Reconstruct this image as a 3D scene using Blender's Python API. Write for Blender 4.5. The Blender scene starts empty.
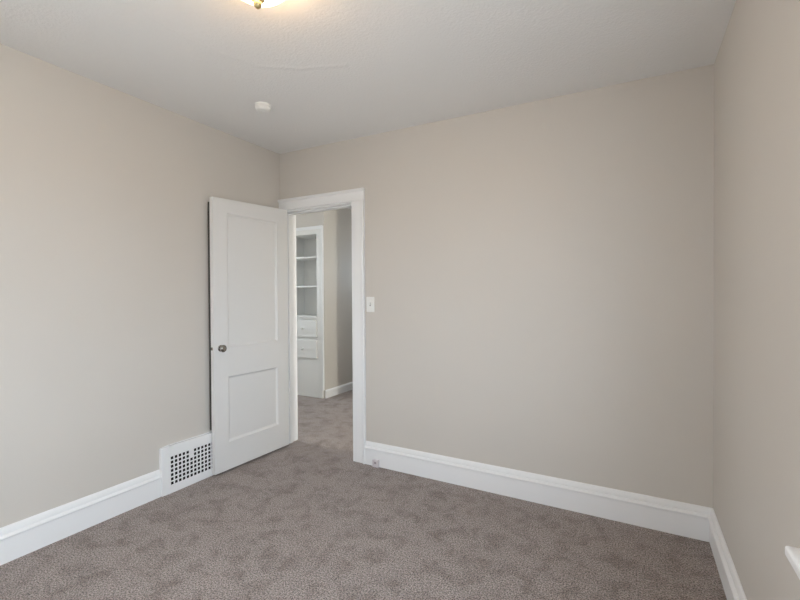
import bpy, bmesh, math, random
from mathutils import Vector, Matrix

random.seed(4)
S = bpy.context.scene
COL = S.collection

# ------------------------------------------------------------------ camera
F_PX, YAW, PITCH, ROLL = 420.25, 0.5079, -0.0103, -0.0058
cam_d = bpy.data.cameras.new('camera')
cam_d.sensor_width = 36.0
cam_d.lens = F_PX / 800.0 * 36.0
cam_d.clip_start = 0.05
cam = bpy.data.objects.new('camera', cam_d)
COL.objects.link(cam)
cy, sy = math.cos(YAW), math.sin(YAW)
fw = Vector((-sy * math.cos(PITCH), cy * math.cos(PITCH), math.sin(PITCH)))
rt = Vector((cy, sy, 0))
up = rt.cross(fw)
r2 = math.cos(ROLL) * rt + math.sin(ROLL) * up
u2 = -math.sin(ROLL) * rt + math.cos(ROLL) * up
M = Matrix.Identity(4)
for i in range(3):
    M[i][0], M[i][1], M[i][2] = r2[i], u2[i], -fw[i]
M[2][3] = 1.3
cam.matrix_world = M
S.camera = cam

# ------------------------------------------------------------------ world, light, exposure
S.view_settings.view_transform = 'Standard'
S.view_settings.look = 'None'
S.view_settings.gamma = 1.0
S.view_settings.use_curve_mapping = False
S.view_settings.exposure = -0.17

POWER = dict(sky_up=11.0, ground=6.4, left=31.0, hall=56.0, lamp=26.0, hall_fill=26.0)
W = bpy.data.worlds.new('sky')
S.world = W
W.use_nodes = True
wn, wl = W.node_tree.nodes, W.node_tree.links
bg = wn['Background']
wco = wn.new('ShaderNodeTexCoord')
wsep = wn.new('ShaderNodeSeparateXYZ')
wramp = wn.new('ShaderNodeMapRange')                 # soft horizon between the ground and an overcast sky
wramp.inputs['From Min'].default_value, wramp.inputs['From Max'].default_value = -0.06, 0.06
wmix = wn.new('ShaderNodeMix')
wmix.data_type = 'RGBA'
SKY, GROUND = (0.96, 1.13, 1.29), (0.96, 1.04, 1.08)
wmix.inputs[6].default_value = tuple(v * POWER['ground'] for v in GROUND) + (1,)
wmix.inputs[7].default_value = tuple(v * POWER['sky_up'] for v in SKY) + (1,)
wl.new(wco.outputs['Generated'], wsep.inputs[0])
wl.new(wsep.outputs[2], wramp.inputs['Value'])
wl.new(wramp.outputs[0], wmix.inputs[0])
wl.new(wmix.outputs[2], bg.inputs[0])
bg.inputs[1].default_value = 1.0


def area(name, loc, rot, sx, sz, power, col):
    d = bpy.data.lights.new(name, 'AREA')
    d.shape = 'RECTANGLE'
    d.size, d.size_y = sx, sz
    d.energy = power
    d.color = col
    o = bpy.data.objects.new(name, d)
    o.location = loc
    o.rotation_euler = rot
    COL.objects.link(o)
    return o


H90 = math.pi / 2
# the window openings let the sky in: portals guide the sampling to them
for nm, loc, rot, a, b in (('portal_side', (0.50, 0.60, 1.40), (0, H90, 0), 1.40, 1.0), ('portal_side_rear', (0.50, -0.75, 1.40), (0, H90, 0), 1.40, 1.0),
                           ('portal_rear', (-1.40, -2.03, 1.435), (H90, 0, 0), 0.28, 1.37), ('portal_left', (-2.85, -1.10, 1.40), (0, -H90, 0), 1.40, 1.0), ('portal_hall_left', (-5.35, 3.50, 1.72), (0, -H90, 0), 0.75, 0.9), ('portal_hall_end', (-3.02, 6.35, 1.82), (-H90, 0, 0), 0.64, 0.55),
                           ('portal_hall', (1.43, 3.00, 1.45), (0, H90, 0), 1.3, 0.28)):
    area(nm, loc, rot, a, b, 1.0, (1, 1, 1)).data.cycles.is_portal = True
area('fill_left_window', (-2.88, -1.10, 1.38), (0, -H90 - math.radians(22), 0), 1.3, 0.96, POWER['left'], (1.0, 0.96, 0.93))  # added fill, tilted up through the made-up left window
area('fill_hall_window', (1.16, 3.00, 1.45), (0, H90, 0), 1.3, 0.24, POWER['hall'], (1.0, 0.96, 0.83))  # added source at an unseen opening, brightens the hall

# ------------------------------------------------------------------ helpers
def tag(o, label=None, cat=None, group=None, kind=None):
    if label: o['label'] = label
    if cat: o['category'] = cat
    if group: o['group'] = group
    if kind: o['kind'] = kind
    return o


def empty(name, loc=(0, 0, 0), rz=0.0):
    o = bpy.data.objects.new(name, None)
    o.location = loc
    o.rotation_euler = (0, 0, rz)
    o.empty_display_size = 0.05
    COL.objects.link(o)
    return o


def build(name, bm, mat, parent=None, bevel=0.0, seg=2, smooth=False, origin=None):
    bmesh.ops.remove_doubles(bm, verts=bm.verts, dist=1e-6)
    bmesh.ops.recalc_face_normals(bm, faces=bm.faces)
    if origin is not None:
        bmesh.ops.translate(bm, vec=-Vector(origin), verts=bm.verts)
    me = bpy.data.meshes.new(name)
    bm.to_mesh(me)
    bm.free()
    if smooth:
        for p in me.polygons: p.use_smooth = True
    me.materials.append(mat)
    o = bpy.data.objects.new(name, me)
    COL.objects.link(o)
    if origin is not None: o.location = origin
    if parent is not None: o.parent = parent
    if bevel:
        m = o.modifiers.new('bevel', 'BEVEL')
        m.width = bevel
        m.segments = seg
        m.limit_method = 'ANGLE'
        m.angle_limit = math.radians(40)
        m.harden_normals = False
    return o


def box(bm, x0, x1, y0, y1, z0, z1):
    vs = [bm.verts.new((x, y, z)) for x in (x0, x1) for y in (y0, y1) for z in (z0, z1)]
    for f in ((0, 1, 3, 2), (4, 6, 7, 5), (0, 4, 5, 1), (2, 3, 7, 6), (0, 2, 6, 4), (1, 5, 7, 3)):
        bm.faces.new([vs[i] for i in f])
    return vs


def boxes(*bs):
    bm = bmesh.new()
    for b in bs: box(bm, *b)
    return bm


def prism(bm, prof, p0, p1, nrm, upv=(0, 0, 1), cut0=0.0, cut1=0.0):
    """extrude profile (d, h) from p0 to p1; d along nrm, h along upv; cutN shifts an end along the run per unit d (mitre)"""
    p0, p1, n, u = Vector(p0), Vector(p1), Vector(nrm), Vector(upv)
    run = (p1 - p0).normalized()
    a = [bm.verts.new(p0 + n * d + u * h + run * cut0 * d) for d, h in prof]
    b = [bm.verts.new(p1 + n * d + u * h + run * cut1 * d) for d, h in prof]
    k = len(prof)
    for i in range(k):
        j = (i + 1) % k
        bm.faces.new((a[i], a[j], b[j], b[i]))
    bm.faces.new(a[::-1])
    bm.faces.new(b)


def lathe(bm, prof, c, axis='z', n=48, sgn=1.0):
    """prof: (r, h) open polyline; closed at r=0 ends"""
    rings = []
    for r, h in prof:
        ring = []
        for k in range(n if r > 1e-7 else 1):
            a = 2 * math.pi * k / n
            x, y = r * math.cos(a), r * math.sin(a)
            v = {'z': (x, y, h * sgn), 'y': (x, h * sgn, y), 'x': (h * sgn, x, y)}[axis]
            ring.append(bm.verts.new(Vector(c) + Vector(v)))
        rings.append(ring)
    for A, B in zip(rings, rings[1:]):
        if len(A) == 1 and len(B) == 1: continue
        for k in range(n):
            j = (k + 1) % n
            if len(A) == 1: bm.faces.new((A[0], B[k], B[j]))
            elif len(B) == 1: bm.faces.new((A[k], A[j], B[0]))
            else: bm.faces.new((A[k], A[j], B[j], B[k]))


# ------------------------------------------------------------------ materials
def lin(c):
    return tuple(((v / 255) / 12.92 if v / 255 <= 0.04045 else (((v / 255) + 0.055) / 1.055) ** 2.4) for v in c) + (1,)


def mat(name, rgb, rough=0.5, metal=0.0, spec=0.5):
    m = bpy.data.materials.new(name)
    m.use_nodes = True
    b = m.node_tree.nodes['Principled BSDF']
    b.inputs['Base Color'].default_value = lin(rgb)
    b.inputs['Roughness'].default_value = rough
    b.inputs['Metallic'].default_value = metal
    b.inputs['Specular IOR Level'].default_value = spec
    return m


def N(m, kind, **kw):
    n = m.node_tree.nodes.new(kind)
    for k, v in kw.items():
        if k in n.inputs: n.inputs[k].default_value = v
        else: setattr(n, k, v)
    return n


def LK(m, a, b): m.node_tree.links.new(a, b)


def mth(m, op, a, b=None, c=None, clamp=False):
    n = m.node_tree.nodes.new('ShaderNodeMath')
    n.operation = op
    n.use_clamp = clamp
    for i, v in enumerate((a, b, c)):
        if v is None: continue
        if hasattr(v, 'type'): LK(m, v, n.inputs[i])
        else: n.inputs[i].default_value = v
    return n.outputs[0]


def painted(name, rgb, rough, scale, strength, dist=0.002, var=0.02, spec=0.5):
    """paint with a roller texture and a very slight tone variation"""
    m = mat(name, rgb, rough, spec=spec)
    b = m.node_tree.nodes['Principled BSDF']
    co = N(m, 'ShaderNodeTexCoord')
    n1 = N(m, 'ShaderNodeTexNoise', Scale=scale, Detail=3.0, Roughness=0.55)
    n2 = N(m, 'ShaderNodeTexNoise', Scale=1.7, Detail=2.0)
    for n in (n1, n2): LK(m, co.outputs['Object'], n.inputs['Vector'])
    bp = N(m, 'ShaderNodeBump', Strength=strength, Distance=dist)
    LK(m, n1.outputs['Fac'], bp.inputs['Height'])
    LK(m, bp.outputs['Normal'], b.inputs['Normal'])
    mx = N(m, 'ShaderNodeMix', data_type='RGBA')
    c = lin(rgb)
    mx.inputs[6].default_value = tuple(v * (1 - var) for v in c[:3]) + (1,)
    mx.inputs[7].default_value = tuple(min(1, v * (1 + var)) for v in c[:3]) + (1,)
    LK(m, n2.outputs['Fac'], mx.inputs[0])
    LK(m, mx.outputs[2], b.inputs['Base Color'])
    return m


M_WALL = painted('beige_wall_paint', (209, 203, 195), 0.50, 90, 0.10, 0.0015)
M_TRIM = painted('white_gloss_trim', (241, 241, 241), 0.32, 30, 0.06, 0.001, 0.01)
M_DOOR = painted('white_door_paint', (230, 229, 227), 0.38, 26, 0.08, 0.001, 0.01)
M_CAB = painted('white_cabinet_paint', (234, 233, 229), 0.40, 26, 0.06, 0.001, 0.01)
M_PLASTIC = mat('white_plastic', (240, 239, 235), 0.35)
M_JACK = mat('greyed_plastic', (212, 205, 208), 0.4)
M_KNOBW = mat('white_knob_enamel', (222, 220, 214), 0.25)
M_STEEL = mat('aged_nickel', (150, 146, 140), 0.22, 1.0)
M_DARK = mat('dark_slot', (28, 27, 26), 0.7)
M_DUCT = mat('dark_duct', (24, 23, 22), 0.8)
M_BRASS = mat('brass', (196, 178, 132), 0.45, 1.0)
M_EXT = mat('sky_blocker_grey', (170, 165, 158), 0.8)

# ceiling: stippled paint with a few tape seams showing
SEAM_A = [(-1.84, 0.981), (-1.852, 1.135), (-1.852, 1.333), (-1.788, 1.518), (-1.75, 1.603), (-1.573, 1.732), (-1.335, 1.814)]
SEAM_B = [(-1.98, 1.237), (-1.963, 1.501), (-1.907, 1.687)]


def ceiling_material():
    m = mat('stippled_ceiling_paint', (242, 241, 239), 0.75, spec=0.25)
    b = m.node_tree.nodes['Principled BSDF']
    co = N(m, 'ShaderNodeTexCoord')
    sp = N(m, 'ShaderNodeSeparateXYZ')
    wob = N(m, 'ShaderNodeTexNoise', Scale=9.0, Detail=3.0)
    LK(m, co.outputs['Object'], wob.inputs['Vector'])
    LK(m, co.outputs['Object'], sp.inputs[0])
    wx = mth(m, 'ADD', sp.outputs[0], mth(m, 'MULTIPLY', mth(m, 'SUBTRACT', wob.outputs['Fac'], 0.5), 0.06))
    wy = sp.outputs[1]

    def seam(pts):
        best = None
        for (ax, ay), (bx, by) in zip(pts, pts[1:]):
            dx, dy = bx - ax, by - ay
            L2 = dx * dx + dy * dy
            px = mth(m, 'SUBTRACT', wx, ax)
            py = mth(m, 'SUBTRACT', wy, ay)
            t = mth(m, 'ADD', mth(m, 'MULTIPLY', px, dx / L2), mth(m, 'MULTIPLY', py, dy / L2), clamp=True)
            ex = mth(m, 'SUBTRACT', px, mth(m, 'MULTIPLY', t, dx))
            ey = mth(m, 'SUBTRACT', py, mth(m, 'MULTIPLY', t, dy))
            d = mth(m, 'SQRT', mth(m, 'ADD', mth(m, 'MULTIPLY', ex, ex), mth(m, 'MULTIPLY', ey, ey)))
            best = d if best is None else mth(m, 'MINIMUM', best, d)
        return best
    ra = mth(m, 'SUBTRACT', 1.0, mth(m, 'DIVIDE', seam(SEAM_A), 0.026), clamp=True)
    rb = mth(m, 'SUBTRACT', 1.0, mth(m, 'DIVIDE', seam(SEAM_B), 0.03), clamp=True)
    n1 = N(m, 'ShaderNodeTexNoise', Scale=75.0, Detail=4.0, Roughness=0.6)
    LK(m, co.outputs['Object'], n1.inputs['Vector'])
    h = mth(m, 'ADD', mth(m, 'MULTIPLY', n1.outputs['Fac'], 0.8),
            mth(m, 'ADD', mth(m, 'MULTIPLY', ra, mth(m, 'MULTIPLY', wob.outputs['Fac'], 1.1)), mth(m, 'MULTIPLY', rb, 0.35)))
    bp = N(m, 'ShaderNodeBump', Strength=0.72, Distance=0.005)
    LK(m, h, bp.inputs['Height'])
    LK(m, bp.outputs['Normal'], b.inputs['Normal'])
    return m


M_CEIL = ceiling_material()


def carpet_material():
    m = mat('taupe_cut_pile_carpet', (140, 126, 121), 0.95, spec=0.1)
    b = m.node_tree.nodes['Principled BSDF']
    b.inputs['Sheen Weight'].default_value = 0.25
    b.inputs['Sheen Roughness'].default_value = 0.6
    co = N(m, 'ShaderNodeTexCoord')
    big = N(m, 'ShaderNodeTexNoise', Scale=8.5, Detail=6.0, Roughness=0.7, Distortion=0.5)
    mid = N(m, 'ShaderNodeTexNoise', Scale=60.0, Detail=3.0, Roughness=0.6)
    fine = N(m, 'ShaderNodeTexNoise', Scale=150.0, Detail=2.0, Roughness=0.65)
    tuft = N(m, 'ShaderNodeTexVoronoi', Scale=120.0)
    for n in (big, mid, fine, tuft): LK(m, co.outputs['Object'], n.inputs['Vector'])
    r1 = N(m, 'ShaderNodeValToRGB')                                   # brushed pile patches
    r1.color_ramp.elements[0].position, r1.color_ramp.elements[1].position = 0.35, 0.54
    r1.color_ramp.elements[0].color, r1.color_ramp.elements[1].color = lin((129, 116, 109)), lin((158, 146, 141))
    LK(m, big.outputs['Fac'], r1.inputs[0])
    r2 = N(m, 'ShaderNodeValToRGB')                                   # flecked yarn
    r2.color_ramp.elements[0].position, r2.color_ramp.elements[1].position = 0.38, 0.62
    r2.color_ramp.elements[0].color, r2.color_ramp.elements[1].color = (0.30, 0.285, 0.27, 1), (1.7, 1.7, 1.7, 1)
    LK(m, fine.outputs['Fac'], r2.inputs[0])
    mx = N(m, 'ShaderNodeMix', data_type='RGBA', blend_type='MULTIPLY')
    mx.inputs[0].default_value = 1.0
    LK(m, r1.outputs[0], mx.inputs[6])
    LK(m, r2.outputs[0], mx.inputs[7])
    LK(m, mx.outputs[2], b.inputs['Base Color'])
    h = mth(m, 'ADD', mth(m, 'MULTIPLY', fine.outputs['Fac'], 1.0),
            mth(m, 'ADD', mth(m, 'MULTIPLY', mid.outputs['Fac'], 0.8), mth(m, 'MULTIPLY', tuft.outputs['Distance'], -0.7)))
    bp = N(m, 'ShaderNodeBump', Strength=0.9, Distance=0.008)
    LK(m, h, bp.inputs['Height'])
    LK(m, bp.outputs['Normal'], b.inputs['Normal'])
    return m


M_CARPET = carpet_material()


def glow(name, rgb, strength):
    m = mat(name, (250, 245, 235), 0.3)
    b = m.node_tree.nodes['Principled BSDF']
    b.inputs['Emission Color'].default_value = lin(rgb)
    b.inputs['Emission Strength'].default_value = strength
    return m


M_SHADE = glow('lit_frosted_glass', (255, 206, 146), POWER['lamp'])


def pane_material():
    m = bpy.data.materials.new('window_glass')
    m.use_nodes = True
    nt = m.node_tree
    nt.nodes.remove(nt.nodes['Principled BSDF'])
    out = nt.nodes['Material Output']
    t = N(m, 'ShaderNodeBsdfTransparent')
    g = N(m, 'ShaderNodeBsdfGlossy', Roughness=0.02)
    mx = N(m, 'ShaderNodeMixShader')
    mx.inputs[0].default_value = 0.06
    LK(m, t.outputs[0], mx.inputs[1])
    LK(m, g.outputs[0], mx.inputs[2])
    LK(m, mx.outputs[0], out.inputs[0])
    return m


M_GLASS = pane_material()

# ------------------------------------------------------------------ dimensions
D, WT = 2.712, 0.136            # back wall face, its thickness
XL, XR = -2.707, 0.3634         # left and right wall faces
YR = -1.90                      # rear wall face
HB, TB = 0.176, 0.021           # baseboard
JL, JR, HEAD = -2.660, -1.938, 2.030   # door opening
HY = 4.19                       # hall cabinet wall face
HX = -3.43                      # hall corner
ZT = 2.80                       # walls run up past the ceiling


def ceil_z(x, y):
    return 2.498 - 0.0166 * x - 0.0007 * (y - 2.8)


def structure(name, bm, m, label, bevel=0.0, parent=None):
    o = build(name, bm, m, parent, bevel)
    if parent is None: tag(o, label, kind='structure')
    return o


# ------------------------------------------------------------------ room shell
structure('floor', boxes((-5.2, 1.3, YR - 0.15, 6.2, -0.12, 0.0)), M_CARPET,
          'taupe brown cut pile carpet running from the bedroom into the hall')

bm = bmesh.new()
x0, x1, y0, y1 = XL - 0.12, XR + 0.12, YR - 0.12, D + 0.02
lo = [bm.verts.new((x, y, ceil_z(x, y))) for x, y in ((x0, y0), (x1, y0), (x1, y1), (x0, y1))]
hi = [bm.verts.new((v.co.x, v.co.y, ZT + 0.05)) for v in lo]
bm.faces.new(lo); bm.faces.new(hi)
for i in range(4):
    bm.faces.new((lo[i], lo[(i + 1) % 4], hi[(i + 1) % 4], hi[i]))
structure('ceiling', bm, M_CEIL, 'white stippled bedroom ceiling with faint tape seams')

structure('wall_back', boxes((-5.2, JL - 0.012, D, D + WT, 0, ZT), (JR + 0.012, 1.3, D, D + WT, 0, ZT),
                             (JL - 0.012, JR + 0.012, D, D + WT, HEAD + 0.012, ZT)), M_WALL,
          'beige wall with the doorway, facing the viewer')
WY0, WY1, WZ0, WZ1 = 0.10, 1.13, 0.709, 2.10
LY0, LY1 = -1.60, -0.60
structure('wall_left', boxes((XL - 0.12, XL, YR - 0.12, LY0, 0, ZT), (XL - 0.12, XL, LY1, D, 0, ZT),
                             (XL - 0.12, XL, LY0, LY1, 0, WZ0), (XL - 0.12, XL, LY0, LY1, WZ1, ZT)), M_WALL, 'beige wall on the left behind the open door')
# right wall with window openings
VY0, VY1 = -1.25, -0.25
structure('wall_right', boxes((XR, XR + 0.12, YR - 0.12, VY0, 0, ZT), (XR, XR + 0.12, VY1, WY0, 0, ZT), (XR, XR + 0.12, WY1, D, 0, ZT),
                              (XR, XR + 0.12, WY0, WY1, 0, WZ0), (XR, XR + 0.12, WY0, WY1, WZ1, ZT),
                              (XR, XR + 0.12, VY0, VY1, 0, WZ0), (XR, XR + 0.12, VY0, VY1, WZ1, ZT)), M_WALL,
          'beige wall on the right with the window sill')
RX0, RX1, RZ0, RZ1 = -1.54, -1.26, 0.75, 2.12
structure('wall_rear', boxes((XL, RX0, YR - 0.12, YR, 0, ZT), (RX1, XR, YR - 0.12, YR, 0, ZT),
                             (RX0, RX1, YR - 0.12, YR, 0, RZ0), (RX0, RX1, YR - 0.12, YR, RZ1, ZT)), M_WALL,
          'beige wall behind the viewer with an added window')

structure('left_sky_blocker', boxes((-4.6, XL - 0.12, -3.2, 1.0, 2.30, 2.42)), M_EXT, 'added slab above the left window, unseen, keeps the sky out')  # slab added out of view to block skylight at the left window

# hall
CZ0, CZ1, CX0, CX1 = 1.045, 2.095, -4.03, -3.538     # niche for the built-in shelves
structure('wall_hall_left', boxes((-5.2, CX0 - 0.03, HY, 6.2, 0, ZT), (CX1 + 0.02, HX, HY, 6.2, 0, ZT),
                                  (CX0 - 0.03, CX1 + 0.02, HY + 0.33, 6.2, 0, ZT),
                                  (CX0 - 0.03, CX1 + 0.02, HY, HY + 0.33, CZ1 + 0.02, ZT)), M_WALL,
          'beige hall wall around the built-in cupboard')
HC = -2.62
structure('wall_hall_right', boxes((HC, 1.3, HY, 6.2, 0, ZT)), M_WALL, 'beige hall wall opposite the bedroom, out of sight')
structure('wall_hall_end', boxes((-5.32, -5.2, D, 3.05, 0, ZT), (-5.32, -5.2, 3.95, 6.32, 0, ZT), (-5.32, -5.2, 3.05, 3.95, 0, 1.35), (-5.32, -5.2, 3.05, 3.95, 2.1, ZT), (HX, -3.34, 6.2, 6.32, 0, ZT), (-2.70, HC, 6.2, 6.32, 0, ZT), (-3.34, -2.70, 6.2, 6.32, 0, 1.55), (-3.34, -2.70, 6.2, 6.32, 2.1, ZT),
                                 (1.3, 1.42, D, 2.86, 0, ZT), (1.3, 1.42, 3.14, HY, 0, ZT),
                                 (1.3, 1.42, 2.86, 3.14, 0, 0.8), (1.3, 1.42, 2.86, 3.14, 2.1, ZT)), M_WALL, 'beige end walls of the hall')  # unseen window openings added to let more light into the hall
structure('ceiling_hall', boxes((-5.2, 1.3, D + WT, 6.2, 2.50, ZT)), M_CEIL, 'white hall ceiling')

# ------------------------------------------------------------------ baseboards
BP = [(0, 0), (TB - 0.003, 0), (TB - 0.003, 0.118), (TB + 0.005, 0.124), (TB + 0.006, 0.131), (TB + 0.001, 0.137), (0.014, 0.141),
      (0.0135, 0.154), (0.011, 0.164), (0.007, 0.172), (0.003, HB), (0, HB)]
bm = bmesh.new(); prism(bm, BP, (JR + 0.121, D, 0), (XR, D, 0), (0, -1, 0), cut1=-1)
structure('baseboard_back', bm, M_TRIM, 'tall white moulded baseboard along the wall right of the doorway')
REG_Y0, REG_Y1 = 1.618, 2.085
bm = bmesh.new()
prism(bm, BP, (XL, YR, 0), (XL, REG_Y0, 0), (1, 0, 0))
prism(bm, BP, (XL, REG_Y1, 0), (XL, D - 0.02, 0), (1, 0, 0))
structure('baseboard_left', bm, M_TRIM, 'tall white moulded baseboard along the left wall')
bm = bmesh.new(); prism(bm, BP, (XR, YR, 0), (XR, D, 0), (-1, 0, 0), cut1=-1)
structure('baseboard_right', bm, M_TRIM, 'tall white moulded baseboard below the window wall')
bm = bmesh.new(); prism(bm, BP, (XL, YR, 0), (XR, YR, 0), (0, 1, 0))
structure('baseboard_rear', bm, M_TRIM, 'white baseboard behind the viewer')
HBP = [(0, 0), (0.016, 0), (0.016, 0.085), (0.012, 0.095), (0.006, 0.103), (0, 0.105)]
bm = bmesh.new(); prism(bm, HBP, (HX, HY, 0), (HX, 6.2, 0), (1, 0, 0))
structure('baseboard_hall', bm, M_TRIM, 'low white baseboard along the hall wall beside the cupboard')

# ------------------------------------------------------------------ door frame
# casing profile: across the board (w), out from wall (d)
CW = 0.118


def casing_prof(w):
    return [(0, 0), (0.012, 0), (0.017, 0.006), (0.017, w - 0.024), (0.021, w - 0.021), (0.027, w - 0.016), (0.028, w - 0.006), (0.024, w), (0, w)]


cin = JR + 0.004
ctop = HEAD + 0.006
bm = bmesh.new()
# right leg
prism(bm, casing_prof(CW), (cin, D, 0), (cin, D, ctop), (0, -1, 0), upv=(1, 0, 0))
# left leg, cut down to fit the corner
prism(bm, [(0, 0), (0.012, 0), (0.017, 0.006), (0.017, 0.043), (0, 0.043)], (JL - 0.004, D, 0), (JL - 0.004, D, ctop), (0, -1, 0), upv=(-1, 0, 0))
# head
prism(bm, casing_prof(0.096), (XL, D, ctop + 0.008), (cin + CW, D, ctop), (0, -1, 0))
# hall side, same boards
for xa, xb in ((JL - 0.10, JL - 0.004), (cin, cin + CW)):
    box(bm, xa, xb, D + WT, D + WT + 0.018, 0, ctop)
box(bm, JL - 0.10, cin + CW, D + WT, D + WT + 0.018, ctop, ctop + 0.108)
# jambs and stops
box(bm, JL - 0.012, JL, D - 0.002, D + WT + 0.002, 0, HEAD + 0.012)
box(bm, JR, JR + 0.012, D - 0.002, D + WT + 0.002, 0, HEAD + 0.012)
box(bm, JL, JR, D - 0.002, D + WT + 0.002, HEAD, HEAD + 0.012)
box(bm, JL, JL + 0.011, D + 0.042, D + 0.080, 0, HEAD)
box(bm, JR - 0.011, JR, D + 0.042, D + 0.080, 0, HEAD)
box(bm, JL + 0.011, JR - 0.011, D + 0.042, D + 0.080, HEAD - 0.011, HEAD)
o = structure('trim_1', bm, M_TRIM, 'white moulded door casing and jambs around the doorway', bevel=0.0015)

# ------------------------------------------------------------------ door
hinge = Vector((-2.615, 2.704, 0)); free = Vector((-2.632, 1.981, 0))
du = (free - hinge); DL = du.length; du.normalize()
door = empty('door_1', hinge, math.atan2(du.y, du.x))
tag(door, 'white two-panel bedroom door standing open against the left wall', 'door', kind='structure')
T = 0.035
ZB, ZTH, ZTF = 0.016, 2.044, 2.017          # bottom, top at hinge side, top at free side
U1, U2 = 0.120, 0.606                       # panel opening across
PZ = ((0.220, 0.706), (0.926, 1.918))


def ztop(u): return ZTH + (ZTF - ZTH) * u / DL


bm = bmesh.new()


def slabbox(u0, u1, z0, z1, top=False):
    vs = box(bm, u0, u1, -T, 0, z0, z1)
    if top:
        for v in vs:
            if abs(v.co.z - z1) < 1e-6: v.co.z = ztop(v.co.x)


slabbox(0, U1, ZB, 2.0, True)
slabbox(U2, DL, ZB, 2.0, True)
slabbox(U1, U2, ZB, PZ[0][0])
slabbox(U1, U2, PZ[0][1], PZ[1][0])
slabbox(U1, U2, PZ[1][1], 2.0, True)
frame = build('stile_and_rail_frame', bm, M_DOOR, door)
for za, zb in PZ:
    bm = boxes((U1 - 0.004, U2 + 0.004, -T + 0.012, -0.013, za - 0.004, zb + 0.004))
    build('panel', bm, M_DOOR, door)
    # sticking: sloped bead between frame and panel, both faces
    bm = bmesh.new()
    for s, ys in ((1, 0.0), (-1, -T)):
        outer = [(U1, za), (U2, za), (U2, zb), (U1, zb)]
        for wo, wi, yo, yi in ((0.0, 0.004, -0.001, -0.006), (0.004, 0.016, -0.006, -0.0128)):
            for i in range(4):
                j = (i + 1) % 4
                def ins(p, w):
                    return (p[0] + (w if p[0] == U1 else -w), p[1] + (w if p[1] == za else -w))
                A, B = outer[i], outer[j]
                q = [(ins(A, wo), yo), (ins(B, wo), yo), (ins(B, wi), yi), (ins(A, wi), yi)]
                bm.faces.new([bm.verts.new((p[0], ys + s * y, p[1])) for p, y in q])
    build('panel_moulding', bm, M_DOOR, door)
# knob and latch
KU, KZ = 0.668, 0.924
bm = bmesh.new()
lathe(bm, [(0.0, 0.0), (0.024, 0.0), (0.024, 0.003), (0.020, 0.005), (0.0095, 0.006), (0.0085, 0.012), (0.013, 0.016), (0.022, 0.020),
           (0.0265, 0.027), (0.0265, 0.033), (0.022, 0.039), (0.012, 0.0425), (0, 0.043)], (KU, 0, KZ), 'y', 40)
build('knob', bm, M_STEEL, door, smooth=True)
bm = boxes((DL - 0.0005, DL + 0.0018, -0.029, -0.007, KZ - 0.03, KZ + 0.03))
lp = build('latch_plate', bm, M_DOOR, door, bevel=0.0008)
bm = boxes((DL, DL + 0.009, -0.0235, -0.0115, KZ - 0.010, KZ + 0.012))
build('latch_bolt', bm, M_STEEL, lp, bevel=0.002)
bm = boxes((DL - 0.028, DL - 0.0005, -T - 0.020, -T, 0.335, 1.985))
tag(build('gap_shade_strip', bm, mat('gap_shade_dark', (62, 61, 54), 0.7), door), 'dark strip on the free edge standing in for the shade between door and wall')  # dark colour stands in for the shaded gap behind the door
for hz in (0.25, 1.78):
    bm = bmesh.new()
    lathe(bm, [(0, 0), (0.006, 0), (0.006, 0.088), (0, 0.088)], (0.002, -T - 0.004, hz), 'z', 16)
    build('hinge', bm, M_DOOR, door, smooth=False)

# ------------------------------------------------------------------ floor register
rg = empty('wall_register', (XL, REG_Y0, 0))
tag(rg, 'white metal wall register with a square-hole grille beside the open door', 'vent')
RF = 0.030                                   # how far it stands out
GW, P = 12, 0.0280
gy0, gz0 = 1.690 - REG_Y0 - P / 2, 0.064 - P / 2
gy1, gz1 = gy0 + GW * P, gz0 + 7 * P
W_, HT = REG_Y1 - REG_Y0, 0.312
bm = boxes((0, RF, 0, gy0, 0, HT), (0, RF, gy1, W_, 0, HT), (0, RF, gy0, gy1, 0, gz0), (0, RF, gy0, gy1, gz1, HT))
build('frame', bm, M_TRIM, rg, bevel=0.004)
bm = bmesh.new()
hole = 0.0188
bar = P - hole
for k in range(GW + 1):
    y = gy0 + k * P
    box(bm, RF - 0.0045, RF - 0.002, y - bar / 2, y + bar / 2, gz0, gz1)
for k in range(8):
    z = gz0 + k * P
    box(bm, RF - 0.0044, RF - 0.0021, gy0, gy1, z - bar / 2, z + bar / 2)
# plate behind the damper lever covers two cells
box(bm, RF - 0.0043, RF - 0.0022, gy0 + 5 * P, gy0 + 6 * P, gz0 + 5 * P, gz0 + 7 * P)
build('grille', bm, M_TRIM, rg)
bm = boxes((RF - 0.004, RF + 0.012, gy0 + 5.40 * P, gy0 + 5.62 * P, gz0 + 6.05 * P, gz0 + 6.45 * P))
build('damper_lever', bm, M_TRIM, rg, bevel=0.0015)
e = 0.0015
bm = boxes((0.001, 0.003, gy0, gy1, gz0, gz1), (0.003, RF - 0.005, gy0 - 0.001, gy0 + e, gz0, gz1), (0.003, RF - 0.005, gy1 - e, gy1 + 0.001, gz0, gz1),
           (0.003, RF - 0.005, gy0, gy1, gz0 - 0.001, gz0 + e), (0.003, RF - 0.005, gy0, gy1, gz1 - e, gz1 + 0.001))
build('duct_lining', bm, M_DUCT, rg)

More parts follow.
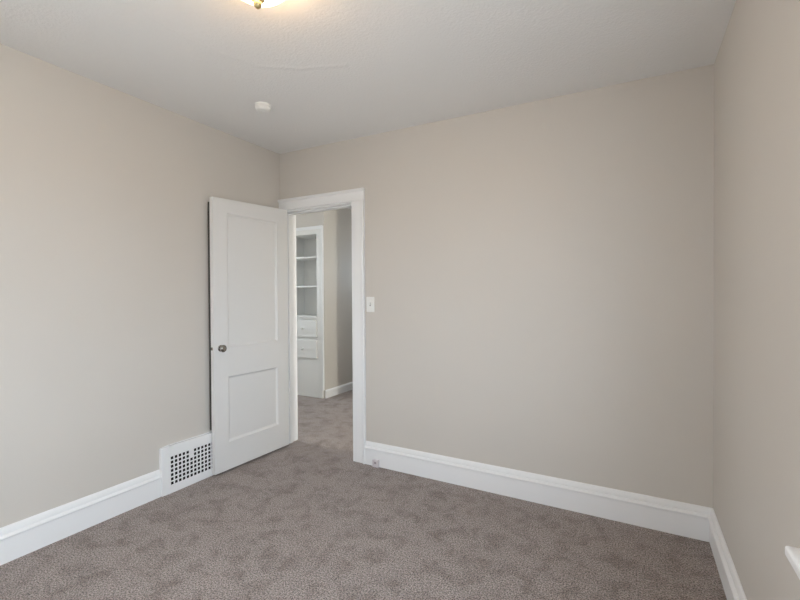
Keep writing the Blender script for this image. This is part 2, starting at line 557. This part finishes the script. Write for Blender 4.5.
# ------------------------------------------------------------------ switch, jack
sw = empty('light_switch', (-1.768, D, 1.234))
tag(sw, 'white toggle light switch on the wall right of the doorway', 'switch')
bm = boxes((-0.036, 0.036, -0.006, 0, -0.058, 0.058))
build('wall_plate', bm, M_PLASTIC, sw, bevel=0.003)
bm = boxes((-0.0055, 0.0055, -0.0066, -0.002, -0.0125, 0.0125))
build('toggle_slot', bm, mat('slot_shadow_grey', (150, 148, 144), 0.5), sw)
bm = boxes((-0.0042, 0.0042, -0.017, -0.004, -0.002, 0.009))
build('toggle', bm, M_PLASTIC, sw, bevel=0.001)
for z in (-0.03, 0.03):
    bm = bmesh.new(); lathe(bm, [(0, 0), (0.0032, 0), (0.003, 0.0012), (0, 0.0015)], (0, -0.006, z), 'y', 16, -1)
    build('screw', bm, M_PLASTIC, sw)

jk = empty('phone_jack', (-1.712, D - 0.019, 0.016))
tag(jk, 'small greyish surface jack at the foot of the baseboard near the doorway', 'jack')
bm = boxes((-0.026, 0.026, -0.020, 0, -0.016, 0.040))
build('housing', bm, M_JACK, jk, bevel=0.004)
bm = boxes((-0.008, 0.010, -0.0206, -0.016, 0.012, 0.026))
build('socket', bm, mat('socket_grey', (160, 152, 155), 0.5), jk)

# ------------------------------------------------------------------ ceiling light and detector
LX, LY = -1.20, 1.10
lz = ceil_z(LX, LY)
lt = empty('ceiling_light', (LX, LY, lz))
tag(lt, 'lit frosted glass dome ceiling light with a brass finial', 'lamp')
bm = bmesh.new(); lathe(bm, [(0, 0.012), (0.110, 0.012), (0.122, -0.004), (0.130, -0.020), (0.127, -0.028), (0.0, -0.028)], (0, 0, 0), 'z', 64)
build('canopy', bm, M_PLASTIC, lt, smooth=False)
bm = bmesh.new()
RS, HS = 0.129, 0.100
prof = [(RS * math.cos(a), -0.030 - HS * math.sin(a)) for a in [i * H90 / 14 for i in range(15)]]
prof[-1] = (0, prof[-1][1])
lathe(bm, [(0, -0.030)] + prof, (0, 0, 0), 'z', 64)
build('glass_shade', bm, M_SHADE, lt, smooth=True)
bm = bmesh.new()
zb = -0.030 - HS
lathe(bm, [(0, zb + 0.004), (0.024, zb + 0.002), (0.026, zb - 0.004), (0.014, zb - 0.012), (0.012, zb - 0.016), (0.016, zb - 0.022), (0.012, zb - 0.031), (0.005, zb - 0.038), (0, zb - 0.040)], (0, 0, 0), 'z', 32)
build('finial', bm, M_BRASS, lt, smooth=True)

sx_, sy_ = -2.09, 1.955
sd = empty('smoke_detector', (sx_, sy_, ceil_z(sx_, sy_)))
tag(sd, 'round white smoke detector on the ceiling near the corner', 'detector')
bm = bmesh.new(); lathe(bm, [(0, 0.003), (0.053, 0.003), (0.053, -0.009), (0.050, -0.011), (0, -0.011)], (0, 0, 0), 'z', 48)
build('base', bm, M_PLASTIC, sd)
bm = bmesh.new(); lathe(bm, [(0, -0.0111), (0.049, -0.0111), (0.049, -0.024), (0.044, -0.033), (0.034, -0.038), (0.012, -0.039), (0.011, -0.037), (0, -0.037)], (0, 0, 0), 'z', 48)
build('cover', bm, M_PLASTIC, sd)

# ------------------------------------------------------------------ windows
def window(name, label, loc, rz, w, z0, z1, sill_out=0.06):
    """local: x along the wall, -y out of the room through the wall, +y into the room; wall face at y = 0"""
    root = empty(name, loc, rz)
    tag(root, label, kind='structure')
    h = w / 2
    bm = bmesh.new()
    # lining
    box(bm, -h, -h + 0.02, -0.12, 0, z0, z1); box(bm, h - 0.02, h, -0.12, 0, z0, z1)
    box(bm, -h, h, -0.12, 0, z1 - 0.02, z1); box(bm, -h, h, -0.12, 0, z0, z0 + 0.012)
    build('window_frame', bm, M_TRIM, root)
    bm = boxes((-h - 0.09, -h + 0.004, 0, 0.019, z0 + 0.012, z1 + 0.10), (h - 0.004, h + 0.09, 0, 0.019, z0 + 0.012, z1 + 0.10),
               (-h + 0.004, h - 0.004, 0, 0.019, z1 - 0.004, z1 + 0.10))
    build('window_casing', bm, M_TRIM, root, bevel=0.003)
    bm = boxes((-h - 0.145, h + 0.145, -0.0, sill_out, z0 - 0.014, z0 + 0.012))
    build('window_sill', bm, M_TRIM, root, bevel=0.007, seg=3)
    bm = boxes((-h - 0.09, h + 0.09, 0, 0.018, z0 - 0.09, z0 - 0.014))
    build('window_apron', bm, M_TRIM, root, bevel=0.003)
    zm = (z0 + z1) / 2
    for za, zb, y in ((z0 + 0.012, zm + 0.02, -0.045), (zm - 0.02, z1 - 0.02, -0.08)):
        a, b = -h + 0.02, h - 0.02
        bm = boxes((a, a + 0.045, y - 0.03, y, za, zb), (b - 0.045, b, y - 0.03, y, za, zb),
                   (a + 0.045, b - 0.045, y - 0.03, y, za, za + 0.05), (a + 0.045, b - 0.045, y - 0.03, y, zb - 0.04, zb))
        s = build('sash', bm, M_TRIM, root)
        bm = boxes((a + 0.04, b - 0.04, y - 0.017, y - 0.013, za + 0.04, zb - 0.03))
        build('pane', bm, M_GLASS, s)
    return root


window('window_1', 'white-silled sash window on the right wall', (XR, (WY0 + WY1) / 2, 0), H90, WY1 - WY0, WZ0, WZ1)
window('added_window_3', 'white sash window on the right wall, unseen, added for daylight', (XR, (VY0 + VY1) / 2, 0), H90, VY1 - VY0, WZ0, WZ1)  # second side window made up to even out the daylight
window('added_window_4', 'white sash window on the left wall, unseen, added for daylight', (XL, (LY0 + LY1) / 2, 0), -H90, LY1 - LY0, WZ0, WZ1)  # made-up window that lights the right wall and ceiling
window('added_window_2', 'white sash window in the rear wall, unseen, added for daylight', ((RX0 + RX1) / 2, YR, 0), 0.0, RX1 - RX0, RZ0, RZ1)  # narrow window made up for a little light from the rear

# ------------------------------------------------------------------ hall cupboard
cb = empty('built_in_cupboard', (HX, HY, 0))
tag(cb, 'white built-in hall cupboard with open shelves above two drawers, seen through the doorway', 'cupboard')
cx0, cx1 = CX0 - HX, CX1 - HX                    # opening in local x (negative)
TO = 0.018
bm = boxes((cx1, -0.022, -TO, 0.0, 0, 2.155), (cx0 - 0.10, cx0, -TO, 0.0, 0, 2.155),
           (cx0, cx1, -TO, 0, CZ1, 2.155), (cx0, cx1, -TO, 0, 0.997, 1.022),
           (cx0, cx1, -TO + 0.010, 0, 0.735, 0.770), (cx0, cx1, -TO + 0.010, 0, 0.480, 0.500))
build('face_frame', bm, M_CAB, cb, bevel=0.002)
bm = boxes((-0.022, -0.004, -TO - 0.010, 0.0, 0.10, 2.195), (cx0 - 0.118, cx0 - 0.10, -TO - 0.010, 0, 0.0, 2.195),
           (cx0 - 0.10, -0.022, -TO - 0.010, 0, 2.155, 2.195))
build('edge_moulding', bm, M_TRIM, cb, bevel=0.005)
bm = boxes((cx0 - 0.012, cx0, 0, 0.31, 0.99, CZ1 + 0.012), (cx1, cx1 + 0.012, 0, 0.31, 0.99, CZ1 + 0.012),
           (cx0, cx1, 0, 0.31, CZ1, CZ1 + 0.012), (cx0, cx1, 0.298, 0.31, 0.99, CZ1))
build('shelf_case', bm, M_CAB, cb)
for z in (1.022, 1.416, 1.792):
    bm = boxes((cx0, cx1, (-TO - 0.014) if z < 1.1 else 0.004, 0.297, z, z + 0.023))
    build('shelf', bm, M_CAB, cb, bevel=0.002)
for za, zb in ((0.770, 0.992), (0.500, 0.735)):
    bm = boxes((cx0 + 0.004, cx1 - 0.004, -TO - 0.012, 0.25, za, zb))
    dr = build('drawer', bm, M_CAB, cb, bevel=0.004)
    bm = bmesh.new()
    lathe(bm, [(0, 0), (0.008, 0), (0.007, 0.010), (0.016, 0.018), (0.018, 0.024), (0.013, 0.030), (0, 0.032)], ((cx0 + cx1) / 2 + 0.02, -TO - 0.012, (za + zb) / 2), 'y', 24, -1)
    build('knob', bm, M_KNOBW, dr, smooth=True)
bm = boxes((cx0, cx1, -TO + 0.003, 0, 0.0, 0.480))
build('base_panel', bm, M_CAB, cb)

# ------------------------------------------------------------------ unseen light added to brighten the hall
hl = empty('added_hall_light', (-2.75, 3.35, 2.50))
tag(hl, 'added glass dome light, out of sight, that brightens the hall', 'lamp')
bm = bmesh.new(); lathe(bm, [(0, 0), (0.10, 0), (0.11, -0.02), (0, -0.02)], (0, 0, 0), 'z', 32)
build('canopy', bm, M_PLASTIC, hl)
bm = bmesh.new()
lathe(bm, [(0, -0.021)] + [(0.12 * math.cos(a), -0.021 - 0.08 * math.sin(a)) for a in [i * H90 / 8 for i in range(8)]] + [(0, -0.101)], (0, 0, 0), 'z', 32)
build('glass_shade', bm, glow('hall_fill_glow', (232, 242, 255), POWER['hall_fill']), hl, smooth=True)
